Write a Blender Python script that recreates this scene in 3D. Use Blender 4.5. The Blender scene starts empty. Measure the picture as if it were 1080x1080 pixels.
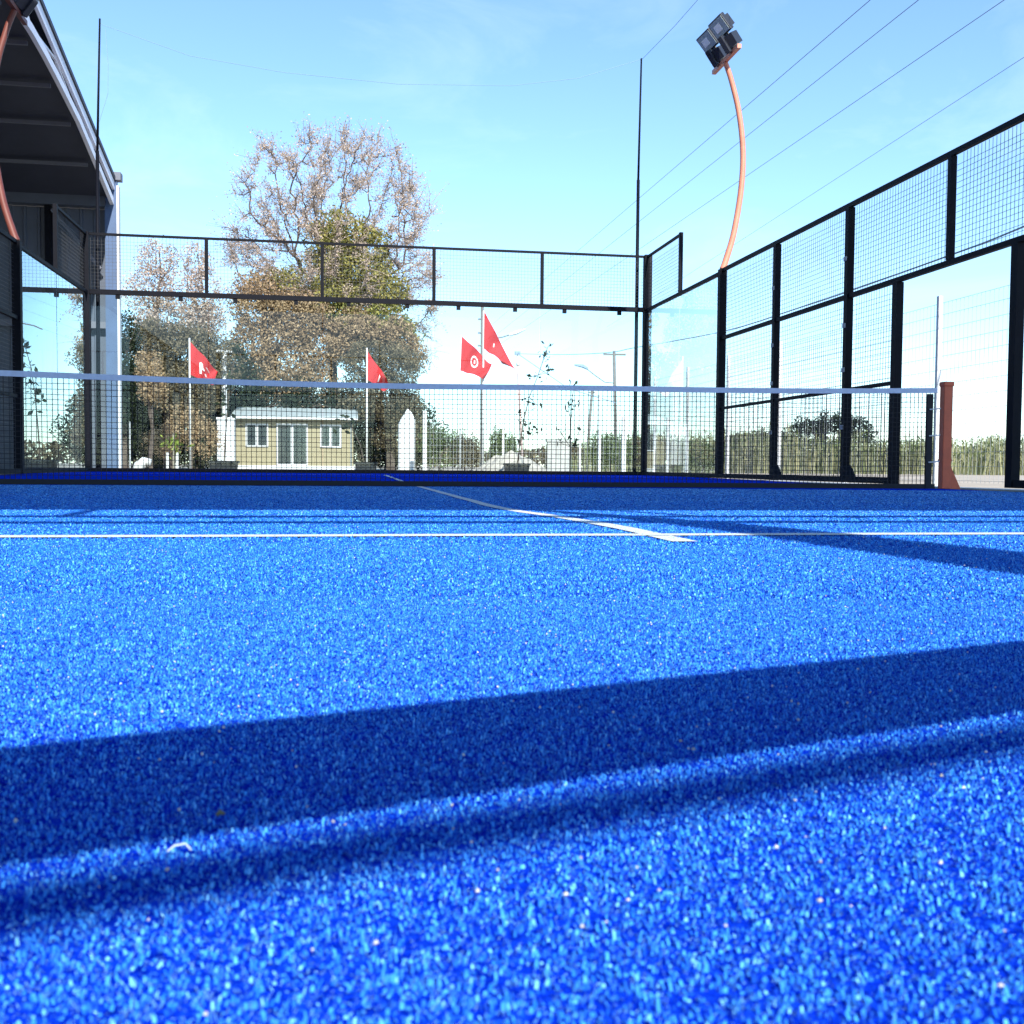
import bpy, math, random
import numpy as np
from mathutils import Vector, Matrix, noise
random.seed(7); rng = np.random.default_rng(7)
S = bpy.context.scene; C = S.collection
R = math.radians

# ------------------------------------------------------------------ materials
def mat(name, col, rough=.6, metal=0, spec=.5, nscale=None, namt=.25, bump=0, coords='Object', island=0, col2=None, trans=0, obj_rand=False):
    m = bpy.data.materials.new(name); m.use_nodes = True
    n = m.node_tree.nodes; l = m.node_tree.links; b = n['Principled BSDF']
    b.inputs['Roughness'].default_value = rough; b.inputs['Metallic'].default_value = metal
    b.inputs['Specular IOR Level'].default_value = spec
    base = list(col) + [1]
    src = None
    if nscale or island:
        r = n.new('ShaderNodeValToRGB')
        c2 = col2 if col2 else tuple(c*(1-namt) for c in col)
        r.color_ramp.elements[0].color = list(c2)+[1]; r.color_ramp.elements[1].color = base
        r.color_ramp.elements[0].position = .3; r.color_ramp.elements[1].position = .7
        if island:
            g = n.new('ShaderNodeNewGeometry'); r.color_ramp.elements[0].position = 0; r.color_ramp.elements[1].position = 1
            l.new(g.outputs['Random Per Island'], r.inputs[0])
        else:
            t = n.new('ShaderNodeTexCoord'); no = n.new('ShaderNodeTexNoise'); no.inputs['Scale'].default_value = nscale
            no.inputs['Detail'].default_value = 8; no.inputs['Roughness'].default_value = .65
            l.new(t.outputs[coords], no.inputs['Vector']); l.new(no.outputs['Fac'], r.inputs[0])
            if bump:
                bp = n.new('ShaderNodeBump'); bp.inputs['Strength'].default_value = bump; bp.inputs['Distance'].default_value = .02
                l.new(no.outputs['Fac'], bp.inputs['Height']); l.new(bp.outputs[0], b.inputs['Normal'])
        l.new(r.outputs[0], b.inputs['Base Color'])
    else: b.inputs['Base Color'].default_value = base
    if trans:
        tr = n.new('ShaderNodeBsdfTranslucent'); mx = n.new('ShaderNodeMixShader'); mx.inputs[0].default_value = trans
        if nscale or island: l.new(r.outputs[0], tr.inputs[0])
        else: tr.inputs[0].default_value = base
        l.new(b.outputs[0], mx.inputs[1]); l.new(tr.outputs[0], mx.inputs[2]); l.new(mx.outputs[0], n['Material Output'].inputs[0])
    return m

def glass_mat():
    m = bpy.data.materials.new('tempered_glass'); m.use_nodes = True
    n = m.node_tree.nodes; l = m.node_tree.links; n.remove(n['Principled BSDF'])
    tr = n.new('ShaderNodeBsdfTransparent'); tr.inputs[0].default_value = (.93,.975,.97,1)
    gl = n.new('ShaderNodeBsdfGlossy'); gl.inputs['Roughness'].default_value = .0; gl.inputs[0].default_value = (.9,.97,1,1)
    fr = n.new('ShaderNodeFresnel'); fr.inputs[0].default_value = 1.6
    geo = n.new('ShaderNodeNewGeometry')
    inv = n.new('ShaderNodeMath'); inv.operation = 'SUBTRACT'; inv.inputs[0].default_value = 1
    l.new(geo.outputs['Backfacing'], inv.inputs[1])
    mu = n.new('ShaderNodeMath'); mu.operation = 'MULTIPLY'; l.new(fr.outputs[0], mu.inputs[0]); l.new(inv.outputs[0], mu.inputs[1])
    pw = n.new('ShaderNodeMath'); pw.operation = 'POWER'; pw.inputs[1].default_value = 2; l.new(mu.outputs[0], pw.inputs[0])
    m2 = n.new('ShaderNodeMath'); m2.operation = 'MULTIPLY'; m2.inputs[1].default_value = 8; m2.use_clamp = True; l.new(pw.outputs[0], m2.inputs[0])
    mx = n.new('ShaderNodeMixShader'); l.new(m2.outputs[0], mx.inputs[0]); l.new(tr.outputs[0], mx.inputs[1]); l.new(gl.outputs[0], mx.inputs[2])
    l.new(mx.outputs[0], n['Material Output'].inputs[0]); return m

M = {}
M['black'] = mat('black_paint', (.004,.005,.010), .6, spec=.12, nscale=9, namt=.4)
M['wire'] = mat('black_wire', (.035,.038,.045), .5)
M['greywire'] = mat('galvanised_wire', (.30,.32,.34), .5)
M['glass'] = glass_mat()
M['net'] = mat('net_cord', (.012,.012,.015), .8)
M['tape'] = mat('net_tape', (.58,.65,.8), .7, nscale=30, namt=.15)
M['red'] = mat('red_paint', (.6,.1,.035), .5, nscale=14, namt=.25)
M['lamp_pole'] = mat('salmon_pole_paint', (.62,.235,.15), .5, nscale=6, namt=.2)
M['darkred'] = mat('dark_red_paint', (.17,.045,.032), .5, nscale=6)  # shade on the left floodlight pole, painted in as a darker red
M['lamp_black'] = mat('floodlight_casing', (.02,.024,.035), .45)
M['lens'] = mat('floodlight_lens', (.42,.5,.5), .25, nscale=3)
M['led'] = mat('floodlight_led', (.9,.92,.88), .3)
M['white'] = mat('white_paint', (.6,.61,.62), .55, nscale=5, namt=.12)
M['line'] = mat('line_white', (.8,.82,.84), .8, nscale=260, namt=.45, bump=.3)
M['roofdark'] = mat('roof_sheet_dark', (.035,.042,.065), .6, nscale=1.5, namt=.3)
M['purlin'] = mat('purlin_steel', (.11,.12,.15), .55)
M['corr'] = mat('wall_sheet_blue_grey', (.07,.09,.13), .5, nscale=1.2, namt=.25)
M['fascia'] = mat('fascia_light_blue', (.74,.78,.88), .5, nscale=2, namt=.15)
M['steelblue'] = mat('column_paint_blue', (.06,.11,.22), .5, nscale=3, namt=.2)
M['cabin'] = mat('cabin_cream_panels', (.27,.23,.14), .7, nscale=3, namt=.15)
M['roofwhite'] = mat('cabin_roof_sheet', (.36,.41,.42), .5, nscale=4, namt=.2)
M['pane'] = mat('window_pane', (.03,.04,.045), .08, spec=.8)
M['planter'] = mat('planter_black', (.025,.027,.032), .5, nscale=8)
M['bark'] = mat('bark', (.11,.085,.07), .9, nscale=7, namt=.5, bump=.5)
M['barkpale'] = mat('bark_pale', (.3,.27,.22), .9, nscale=7, namt=.4)
M['twig'] = mat('twig_pale', (.27,.22,.19), .9)
M['concrete'] = mat('concrete', (.42,.41,.38), .9, nscale=6, namt=.25, bump=.2)
M['gravel'] = mat('gravel', (.5,.46,.4), .95, nscale=18, namt=.5, bump=.8)
M['flag'] = mat('flag_red', (.62,.035,.04), .75, nscale=4, namt=.12, trans=.35)
M['emblem'] = mat('flag_emblem_white', (.8,.72,.72), .8, trans=.2)
M['wood'] = mat('pole_wood', (.16,.15,.14), .9, nscale=5, namt=.3)
M['cable'] = mat('cable_sheath', (.2,.28,.38), .7)
M['rope'] = mat('rope_pale', (.16,.28,.4), .8)
def leafm(name, a, b, trans=.3): return mat(name, a, .6, island=1, col2=b, trans=trans, spec=.25)
M['l_tan'] = leafm('leaves_tan', (.50,.36,.21), (.19,.13,.075))
M['l_pink'] = leafm('leaves_dry_pink', (.62,.50,.40), (.30,.23,.18))
M['l_olive'] = leafm('leaves_olive', (.40,.36,.11), (.10,.115,.03))
M['l_green'] = leafm('leaves_dark_green', (.04,.055,.025), (.008,.016,.008))
M['l_grey'] = leafm('leaves_grey_green', (.25,.205,.12), (.07,.06,.04))
M['l_pale'] = leafm('leaves_pale_green', (.16,.2,.07), (.06,.09,.03))
M['l_reed'] = leafm('leaves_reed_tan', (.35,.34,.19), (.13,.16,.07))
M['l_yel'] = leafm('leaves_yellow_green', (.35,.42,.08), (.1,.16,.03))
M['sand'] = mat('sand_grain', (.72,.66,.55), .6, island=1, col2=(.42,.36,.28))
M['thread'] = mat('thread_white', (.75,.8,.85), .6)
M['debris'] = mat('dry_leaf_scrap', (.16,.14,.08), .8)

def turf_mat(name, island):
    m = bpy.data.materials.new(name); m.use_nodes = True
    n = m.node_tree.nodes; l = m.node_tree.links; b = n['Principled BSDF']
    b.inputs['Roughness'].default_value = .7; b.inputs['Specular IOR Level'].default_value = .2 if island else 0
    r = n.new('ShaderNodeValToRGB'); e = r.color_ramp.elements
    if island: b.inputs['Sheen Weight'].default_value = .8; b.inputs['Sheen Roughness'].default_value = .35; b.inputs['Sheen Tint'].default_value = (.38,.85,1,1)
    e[0].color = ((.001,.012,.26,1) if not island else (.002,.040,.42,1)); e[1].color = ((.02,.16,.65,1) if not island else (.20,.56,.92,1)); e[0].position = 0; e[1].position = 1
    a = e.new(.4); a.color = (.010,.145,.62,1) if island else (.002,.028,.5,1)
    a = e.new(.88); a.color = (.055,.335,.82,1) if island else (.006,.06,.6,1)
    if island:
        g = n.new('ShaderNodeNewGeometry'); l.new(g.outputs['Random Per Island'], r.inputs[0])
    else:
        t = n.new('ShaderNodeTexCoord'); no = n.new('ShaderNodeTexNoise'); no.inputs['Scale'].default_value = 130
        no.inputs['Detail'].default_value = 3; no.inputs['Roughness'].default_value = .8
        l.new(t.outputs['Object'], no.inputs['Vector'])
        mr = n.new('ShaderNodeMapRange'); mr.inputs[1].default_value = .32; mr.inputs[2].default_value = .68
        l.new(no.outputs['Fac'], mr.inputs[0]); l.new(mr.outputs[0], r.inputs[0])
        bp = n.new('ShaderNodeBump'); bp.inputs['Strength'].default_value = .6; bp.inputs['Distance'].default_value = .006
        l.new(no.outputs['Fac'], bp.inputs['Height']); l.new(bp.outputs[0], b.inputs['Normal'])
    l.new(r.outputs[0], b.inputs['Base Color']); return m
M['turf'] = turf_mat('blue_turf_base', False); M['fibre'] = turf_mat('blue_turf_fibre', True)

# ------------------------------------------------------------------ mesh helpers
class MB:
    def __init__(s): s.v = []; s.f = []; s.sm = False
    def box(s, c, d, rz=0):
        x, y, z = c; a, b, h = d[0]/2, d[1]/2, d[2]/2; i = len(s.v); cs, sn = math.cos(rz), math.sin(rz)
        for dx, dy, dz in ((-a,-b,-h),(a,-b,-h),(a,b,-h),(-a,b,-h),(-a,-b,h),(a,-b,h),(a,b,h),(-a,b,h)):
            s.v.append((x+dx*cs-dy*sn, y+dx*sn+dy*cs, z+dz))
        for q in ((0,3,2,1),(4,5,6,7),(0,1,5,4),(1,2,6,5),(2,3,7,6),(3,0,4,7)): s.f.append(tuple(i+k for k in q))
        return s
    def span(s, x0, x1, y0, y1, z0, z1): return s.box(((x0+x1)/2,(y0+y1)/2,(z0+z1)/2), (abs(x1-x0),abs(y1-y0),abs(z1-z0)))
    def tube(s, pts, rad, n=6, cap=True):
        P = [Vector(p) for p in pts]; rs = rad if hasattr(rad, '__len__') else [rad]*len(P); base = len(s.v); up = None
        for k, p in enumerate(P):
            t = (P[min(k+1,len(P)-1)]-P[max(k-1,0)]).normalized()
            if up is None: up = Vector((0,0,1)) if abs(t.z) < .9 else Vector((1,0,0))
            a = t.cross(up)
            if a.length < 1e-4: a = t.cross(Vector((0,1,0)))
            a.normalize(); b = a.cross(t).normalized(); up = b
            for j in range(n):
                w = 2*math.pi*(j+.5)/n; q = p+a*math.cos(w)*rs[k]+b*math.sin(w)*rs[k]; s.v.append(tuple(q))
        for k in range(len(P)-1):
            for j in range(n):
                j2 = (j+1) % n; s.f.append((base+k*n+j, base+k*n+j2, base+(k+1)*n+j2, base+(k+1)*n+j))
        if cap:
            s.f.append(tuple(base+j for j in reversed(range(n)))); s.f.append(tuple(base+(len(P)-1)*n+j for j in range(n)))
        return s
    def prism(s, poly, off):
        i = len(s.v); n = len(poly); o = Vector(off)
        for p in poly: s.v.append(tuple(p))
        for p in poly: s.v.append(tuple(Vector(p)+o))
        s.f.append(tuple(range(i,i+n))); s.f.append(tuple(i+n+k for k in reversed(range(n))))
        for k in range(n): s.f.append((i+k, i+n+k, i+n+(k+1)%n, i+(k+1)%n))
        return s
    def build(s, name, m, parent=None, smooth=False, bevel=0):
        me = bpy.data.meshes.new(name); me.from_pydata(s.v, [], s.f); me.materials.append(m)
        if smooth: me.polygons.foreach_set('use_smooth', [True]*len(me.polygons))
        me.update(); o = bpy.data.objects.new(name, me); C.objects.link(o)
        if parent:
            o.parent = parent; o.matrix_parent_inverse = Matrix.Translation(parent.location).inverted() if parent.type == 'EMPTY' else Matrix()
        if bevel:
            b = o.modifiers.new('bevel', 'BEVEL'); b.width = bevel; b.segments = 2; b.limit_method = 'ANGLE'
        return o
def thing(name, label, cat, loc=(0,0,0), group=None):
    o = bpy.data.objects.new(name, None); C.objects.link(o); o.location = loc; o.empty_display_size = .1
    o['label'] = label; o['category'] = cat
    if group: o['group'] = group
    return o
def tag(o, label, cat, group=None):
    o['label'] = label; o['category'] = cat
    if group: o['group'] = group
    return o
def kind(o, k, label=None, cat=None):
    o['kind'] = k
    if label: o['label'] = label; o['category'] = cat
    return o
def quads(name, P, m, parent=None):            # P: (n,4,3) array -> one mesh of loose quads
    n = len(P); me = bpy.data.meshes.new(name)
    me.vertices.add(n*4); me.vertices.foreach_set('co', P.reshape(-1).astype(np.float32))
    me.loops.add(n*4); me.loops.foreach_set('vertex_index', np.arange(n*4, dtype=np.int32))
    me.polygons.add(n); me.polygons.foreach_set('loop_start', np.arange(0, n*4, 4, dtype=np.int32))
    me.update(); me.validate(); me.materials.append(m)
    o = bpy.data.objects.new(name, me); C.objects.link(o)
    if parent:
        o.parent = parent; o.matrix_parent_inverse = Matrix.Translation(parent.location).inverted()
    return o
def leaf_quads(cen, size, asp=.6):             # cen (n,3)
    n = len(cen); a = rng.normal(size=(n,3)); a /= np.linalg.norm(a, axis=1)[:,None]
    b = rng.normal(size=(n,3)); b = np.cross(a, b); b /= np.linalg.norm(b, axis=1)[:,None]
    s = (size*rng.uniform(.6,1.3,n))[:,None]; u = a*s; v = b*s*asp
    return np.stack([cen-u, cen-v*.9+u*.1, cen+u, cen+v*.9+u*.1], 1)

# ------------------------------------------------------------------ ground, court
def dip(y):
    def ss(a, b, t): t = min(1, max(0, (t-a)/(b-a))); return t*t*(3-2*t)
    return -.034*ss(-6.9, -4.3, y)+.034*ss(0.2, 8, y)
MB().span(-600, 600, -300, 900, -.5, -.1).build('ground', mat('dry_ground', (.42,.36,.28), .95, nscale=.8, namt=.35, bump=.3))['kind'] = 'structure'
v = MB(); ys = [-11+.25*k for k in range(88)]
nx = 24
for y in ys:
    for k in range(nx+1): v.v.append((-5.05+10.1*k/nx, y if y < 10.1 else 10.1, dip(y)))
for j in range(len(ys)-1):
    for k in range(nx): a = j*(nx+1)+k; v.f.append((a, a+1, a+nx+2, a+nx+1))
v.build('court', M['turf'], smooth=True)['kind'] = 'structure'
MB().span(-5.35, 5.35, -11.2, 10.35, -.11, -.045).build('court_slab', M['concrete'])['kind'] = 'structure'
def strip(x0, x1, y0, y1, name='court_line'):
    b = MB(); n = max(2, int(abs(y1-y0)/.2)+1); k0 = int(abs(x1-x0)/.5)+2
    for j in range(n):
        y = y0+(y1-y0)*j/(n-1)
        for k in range(k0):
            w = .003*math.sin(37*y+5*k)
            b.v.append((x0+(x1-x0)*k/(k0-1)+(w if k in (0,k0-1) and y1-y0 > 1 else 0), y+(0 if y1-y0 > 1 else .003*math.sin(3*k)), dip(y)+.0035))
    for j in range(n-1):
        for k in range(k0-1): a = j*k0+k; b.f.append((a, a+1, a+k0+1, a+k0))
    b.build(name, M['line'])['kind'] = 'structure'
strip(-4.95, 4.95, -6.99, -6.922); strip(-.027, .027, -7.17, -6.98); strip(-.027, .027, -6.93, -.02)
strip(-.025, .025, .1, 7.15); strip(-4.95, 4.95, 6.95, 7.0)
MB().span(5.5, 7.6, -14, 40, -.098, -.078).build('path', mat('grey_pavement', (.36,.37,.38), .85, nscale=3, namt=.2))['kind'] = 'structure'
MB().span(5.38, 5.5, -14, 40, -.098, -.03).build('kerb', M['concrete'])['kind'] = 'structure'

# turf pile near the camera
CAM = np.array([-.6854, -9.1854]); FW = np.array([.16241,.98672]); RT = np.array([.98672,-.16241])
def near_pts(n0, sp, d0, d1):
    # stratified by depth so that the pile thins out with distance
    out = []; size = []
    edges = [d0, .6, 1.2, 2, 3, 4.2, 5.6, 7.2, 9.2]; 
    for a, b in zip(edges[:-1], edges[1:]):
        m = (a+b)/2; s = sp*max(1, m/.92); W = lambda d: .64*d+.12
        area = (b-a)*2*W(m); n = int(area/s/s)
        d = a+(b-a)*rng.random(n); x = (rng.random(n)*2-1)*W(b)
        P = CAM+d[:,None]*FW+x[:,None]*RT; out.append(P); size.append(np.full(n, s))
    return np.concatenate(out), np.concatenate(size)
P, sz = near_pts(0, .00142, .12, 9.2)
k = (np.abs(P[:,0]) < 5) & (P[:,1] < -.05)
on = ((np.abs(P[:,1]+6.956) < .04) | ((np.abs(P[:,0]) < .034) & (P[:,1] > -7.18)))
kk = k & (~on | (rng.random(len(P)) < .10)); P, sz = P[kk], sz[kk]; n = len(P)
zz = np.array([dip(y) for y in np.linspace(-10, 0, 400)]); z0 = np.interp(P[:,1], np.linspace(-10,0,400), zz)
yaw = rng.random(n)*2*np.pi; hs = np.clip(sz/.00142, 1, 2.4)**.6; h = (.0008+.0017*rng.random(n))*hs; ln = sz*rng.uniform(.3,.8,n); w = sz*rng.uniform(.25,.5,n)
# clumps: let the pile height wander
cl = np.sin(P[:,0]*310+np.sin(P[:,1]*190)*2)*np.sin(P[:,1]*270+np.sin(P[:,0]*230)*2); h = h*(1+.3*cl)
dx, dy = np.cos(yaw), np.sin(yaw)
b0 = np.stack([P[:,0]-dy*w, P[:,1]+dx*w, z0+.0005], 1); b1 = np.stack([P[:,0]+dy*w, P[:,1]-dx*w, z0+.0005], 1)
tw = rng.normal(size=n)*.5
t0 = np.stack([P[:,0]+dx*ln-dy*w*.7, P[:,1]+dy*ln+dx*w*.7, z0+h*(1+tw*.3)], 1); t1 = np.stack([P[:,0]+dx*ln+dy*w*.7, P[:,1]+dy*ln-dx*w*.7, z0+h], 1)
kind(quads('turf_fibres', np.stack([b0,b1,t1,t0],1), M['fibre']), 'stuff', 'short blue artificial turf fibres covering the court', 'turf')
# sand grains
Pg, sg = near_pts(0, .017, .12, 9.2); keep = (np.abs(Pg[:,0]) < 4.9) & (Pg[:,1] < -5) & (rng.random(len(Pg)) < .2); Pg = Pg[keep]; sg = sg[keep]
n = len(Pg); zg = np.interp(Pg[:,1], np.linspace(-10,0,400), zz)+.0035
r0 = rng.uniform(.0004,.0010,n)*(.8+.25*sg/.017)
octv = np.array([(1,0,0),(0,1,0),(-1,0,0),(0,-1,0),(0,0,1),(0,0,-1)], float)
V = []; F = []
for i in range(n):
    q = octv*r0[i]*rng.uniform(.7,1.3,(6,1)); th = rng.random()*3; q = q@np.array([[math.cos(th),math.sin(th),.2],[-math.sin(th),math.cos(th),0],[0,-.2,1]])
    V += (q+[Pg[i,0],Pg[i,1],zg[i]]).tolist(); b = i*6
    F += [(b+a, b+(a+1)%4, b+4) for a in range(4)]+[(b+(a+1)%4, b+a, b+5) for a in range(4)]
g = MB(); g.v = V; g.f = F; kind(g.build('sand_grains', M['sand']), 'stuff', 'pale silica sand grains sprinkled in the blue turf', 'sand')
t = MB(); t.tube([(-.7456-.0045,-8.7776,.004),(-.7456-.002,-8.7776+.002,.0055),(-.7456+.002,-8.7776+.002,.006),(-.7456+.0045,-8.7776-.001,.0045)], .0004, 5)
tag(t.build('thread', M['thread'], smooth=True), 'tiny curled white thread lying on the turf in the near shadow', 'thread')
t = MB(); t.tube([(-.7349-.0015,-8.738,.004),(-.7349,-8.738+.001,.0052),(-.7349+.0018,-8.738,.0045)], [.0007,.0013,.0006], 5)
tag(t.build('dry_leaf_scrap', M['debris'], smooth=True), 'tiny brown dry scrap lying on the turf in the broad near shadow', 'debris')

# ------------------------------------------------------------------ enclosure
def wires_x(b, x0, x1, y, z0, z1, sp=.055, t=.0033):      # panel in the x-z plane
    for k in range(1, int((x1-x0)/sp)): b.box((x0+k*sp, y, (z0+z1)/2), (t, t, z1-z0))
    for k in range(1, int((z1-z0)/sp)): b.box(((x0+x1)/2, y+t, z0+k*sp), (x1-x0, t, t))
def wires_y(b, x, y0, y1, z0, z1, sp=.055, t=.0033):
    for k in range(1, int((y1-y0)/sp)): b.box((x, y0+k*sp, (z0+z1)/2), (t, t, z1-z0))
    for k in range(1, int((z1-z0)/sp)): b.box((x+t, (y0+y1)/2, z0+k*sp), (t, y1-y0, t))
def back_wall(y, label, s=1):
    W = thing('court_end_wall', label, 'glass wall', (0,y,0))
    for k in range(5):
        MB().span(-4.94+1.98*k, -4.94+1.98*k+1.96, y-.006, y+.006, .07, 3.06).build('glass_panel', M['glass'], W)
        for q in (.45, 1.5):
            MB().span(-4.94+1.98*k+q-.035, -4.94+1.98*k+q+.035, y-.03, y+.03, 3.0, 3.066).build('clamp', M['black'], W)
    MB().span(-5.05, 5.05, y-.05, y+.05, 0, .068).build('base_rail', M['black'], W)
    MB().span(-5.05, 5.05, y-.045, y+.045, 3.07, 3.15).build('middle_rail', M['black'], W)
    MB().span(-5.05, 5.05, y-.02, y+.02, 4.08, 4.12).build('top_rail', M['black'], W)
    for x in (-3,-1,1,3): MB().span(x-.03, x+.03, y-.022, y+.022, 3.152, 4.078).build('upper_post', M['black'], W)
    for x in (-5.02, 5.02): MB().span(x-.07, x+.07, y-.07, y+.07, 0, 4.13).build('corner_post', M['black'], W)
    for k in range(5 if s > 0 else 0):
        m = MB(); wires_x(m, -5+2*k, -3+2*k, y+.03, 3.15, 4.08, .06); m.build('mesh_panel', M['wire'], W)
    return W
back_wall(10, 'far end wall of the court, glass below and black wire mesh above')
near = back_wall(-10, 'framed glass end wall right behind the viewer', -1)
MB().span(-5.05, 5.05, -10.03, -9.97, 2.72, 2.79).build('tie_rail', M['black'], near)

def side(sx, label):
    W = thing('court_side_wall', label, 'fence', (5*sx,0,0)); X = 5*sx
    for y in (8.01, 6.04): MB().span(X-.006, X+.006, y, y+1.94, .07, 3.06).build('glass_panel', M['glass'], W)
    MB().span(X-.045, X+.045, -9.9, -1.1, 0, .068).build('base_rail', M['black'], W)
    MB().span(X-.045, X+.045, .93, 9.93, 0, .068).build('base_rail', M['black'], W)
    MB().span(X-.03, X+.03, 6.06, 9.94, 3.07, 3.12).build('glass_cap_rail', M['black'], W)
    MB().span(X-.02, X+.02, 8.0, 9.94, 4.07, 4.11).build('corner_top_rail', M['black'], W)
    MB().span(X-.03, X+.03, 7.97, 8.03, 3.122, 4.12).build('upper_post', M['black'], W)
    m = MB(); wires_y(m, X+.02*sx, 8.03, 9.93, 3.12, 4.07, .06); m.build('mesh_panel', M['wire'], W)
    MB().span(X-.022, X+.022, -6.0, 5.96, 3.10, 3.15).build('top_rail', M['black'], W)
    MB().span(X-.025, X+.025, -6.0, 5.96, 2.08, 2.13).build('middle_rail', M['black'], W)
    MB().span(X-.02, X+.02, .98, 5.96, 1.03, 1.07).build('low_rail', M['black'], W)
    for y in (4,2,-2.3,-4): MB().span(X-.04, X+.04, y-.04, y+.04, .068, 3.098).build('post', M['black'], W)
    for y in (4,2):
        for zq in (.6,1.25,1.75,2.5): MB().span(X-.055, X-.041, y-.03, y+.03, zq, zq+.05).build('mesh_clip', M['greywire'], W)
        MB().prism([(X-.05,y-.042,.068),(X-.05,y-.17,.068),(X-.05,y-.042,.2)], (.1,0,0)).build('gusset', M['black'], W)
    for y in (.93,-1.02): MB().span(X-.04, X+.04, y-.045, y+.045, .0, 2.078).build('opening_post', M['black'], W)
    MB().span(X-.03, X+.03, -.03, .03, 2.132, 3.098).build('upper_post', M['black'], W)
    MB().span(X-.055, X+.055, 5.96, 6.06, 0, 3.14).build('lamp_post_sleeve', M['black'], W)
    for y0, y1 in ((4.05,5.96),(2.05,3.96),(.98,1.96)):
        m = MB(); wires_y(m, X+.03*sx, y0, y1, .07, 2.08); m.build('mesh_panel', M['wire'], W)
    for y0, y1 in ((4.05,5.96),(2.05,3.96),(.03,1.96),(-1.95,-.03),(-3.95,-2.05),(-6,-4.05)):
        m = MB(); wires_y(m, X+.03*sx, y0, y1, 2.13, 3.10); m.build('mesh_panel', M['wire'], W)
    return W
side(1, 'right side wall of the court, black mesh with the open gateway beside the net post')
side(-1, 'left side wall of the court with sky mirrored in its glass')

# masts with the ball-stop rope
for sx in (-1, 1):
    T = thing('thin_mast', ['thin dark mast rising from the left back corner of the court','thin dark mast rising from the right back corner of the court'][sx > 0], 'mast', (4.93*sx,10.3,0), 'thin masts of the ball stop net')
    MB().tube([(4.9*sx,10.3,-.05),(4.9*sx+(.03 if sx < 0 else .0),10.3,5.6)], [.04,.03], 8).build('lower_tube', M['black'], T, True)
    MB().tube([(4.9*sx+(.03 if sx < 0 else 0),10.3,5.6),((-4.81 if sx < 0 else 4.93),10.3,7.87)], [.022,.016], 8).build('upper_tube', M['black'], T, True)
r = MB(); r.tube([(-4.81,10.32,7.8),(-4.74,10.32,7.77),(-3.31,10.32,7.35),(-1.67,10.32,7.17),(.36,10.32,7.1),(2.46,10.32,7.21),(3.72,10.32,7.43),(4.93,10.32,7.86)], .006, 4)
tag(r.build('sagging_rope', M['rope']), 'faint sagging rope slung across the sky between the two thin masts', 'rope')
r = MB(); r.tube([(4.93,10.3,7.84),(5.0,8.5,7.75),(5.05,6.5,7.7),(5.1,4,7.9),(5.1,0,8.4),(5.1,-5,8.8)], .004, 4)
tag(r.build('side_rope', M['rope']), 'faint rope running from the right mast up past the floodlight', 'rope')
r = MB(); r.tube([(-4.72,10.31,7.7),(-4.68,10.31,7.1),(-4.69,10.31,6.6),(-4.84,10.31,6.1)], .006, 4)
tag(r.build('loose_cord', M['rope']), 'loose cord dangling beside the top of the left mast', 'cord')

# ------------------------------------------------------------------ net
N = thing('tennis_net', 'black court net with pale top tape stretched across the court', 'net', (0,0,0))
def ztop(x): return .865+.06*(abs(x)/4.9)**1.6+(.006*math.sin(x*1.3))
def zb(x): return dip(0)+.004
n = MB(); nv = int(9.76/.042)
for k in range(nv+1):
    x = -4.88+9.76*k/nv; n.tube([(x,.001*math.sin(k),zb(x)+.03),(x+.004*math.sin(k*.7),0,ztop(x)-.045)], .0031, 4, False)
nh = 19
for k in range(1, nh):
    pts = []
    for j in range(41):
        x = -4.88+9.76*j/40; a = zb(x)+.03; b = ztop(x)-.045; pts.append((x, .003, a+(b-a)*k/nh+.004*math.sin(j*.9+k)))
    n.tube(pts, .0031, 4, False)
n.build('net_mesh', M['net'], N)
def ribbon(f0, f1, th, name, m):
    b = MB(); J = 60
    for j in range(J+1):
        x = -4.9+9.8*j/J
        b.v += [(x,-th,f0(x)),(x,-th,f1(x)),(x,th,f1(x)),(x,th,f0(x))]
    for j in range(J):
        a = j*4
        for q in range(4): b.f.append((a+q, a+(q+1)%4, a+4+(q+1)%4, a+4+q))
    b.build(name, m, N)
ribbon(lambda x: ztop(x)-.047, lambda x: ztop(x), .009, 'top_tape', M['tape'])
ribbon(lambda x: zb(x), lambda x: zb(x)+.045, .006, 'bottom_band', M['net'])
for sx in (-1,1):
    MB().span(4.83*sx-.03, 4.83*sx+.03, -.012, .012, zb(4.8), ztop(4.8)-.056).build('end_band', M['net'], N)
    for z in (.22,.47,.72):
        MB().tube([(4.82*sx,-.02,z),(4.93*sx,-.02,z+.01)], .006, 6).build('lace', M['white'], N)
for sx in (-1,1):
    T = thing('net_post', ['brick red steel post holding the left end of the net','brick red steel post with flared foot at the right end of the net'][sx > 0], 'post', (5*sx,0,0), 'net posts')
    X = 5.0*sx
    MB().span(X-.045, X+.045, -.04, .04, zb(5), .95).build('upright', M['red'], T, bevel=.006)
    MB().span(X-.052, X+.052, -.047, .047, .94, .985).build('cap', M['red'], T, bevel=.008)
    MB().prism([(X+.045*sx,-.035,zb(5)),(X+.15*sx,-.035,zb(5)),(X+.045*sx,-.035,zb(5)+.21)], (0,.07,0)).build('flared_foot', M['red'], T)
    MB().span(X-.049, X+.049, -.044, .044, .235, .25).build('weld_collar', M['red'], T)

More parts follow.
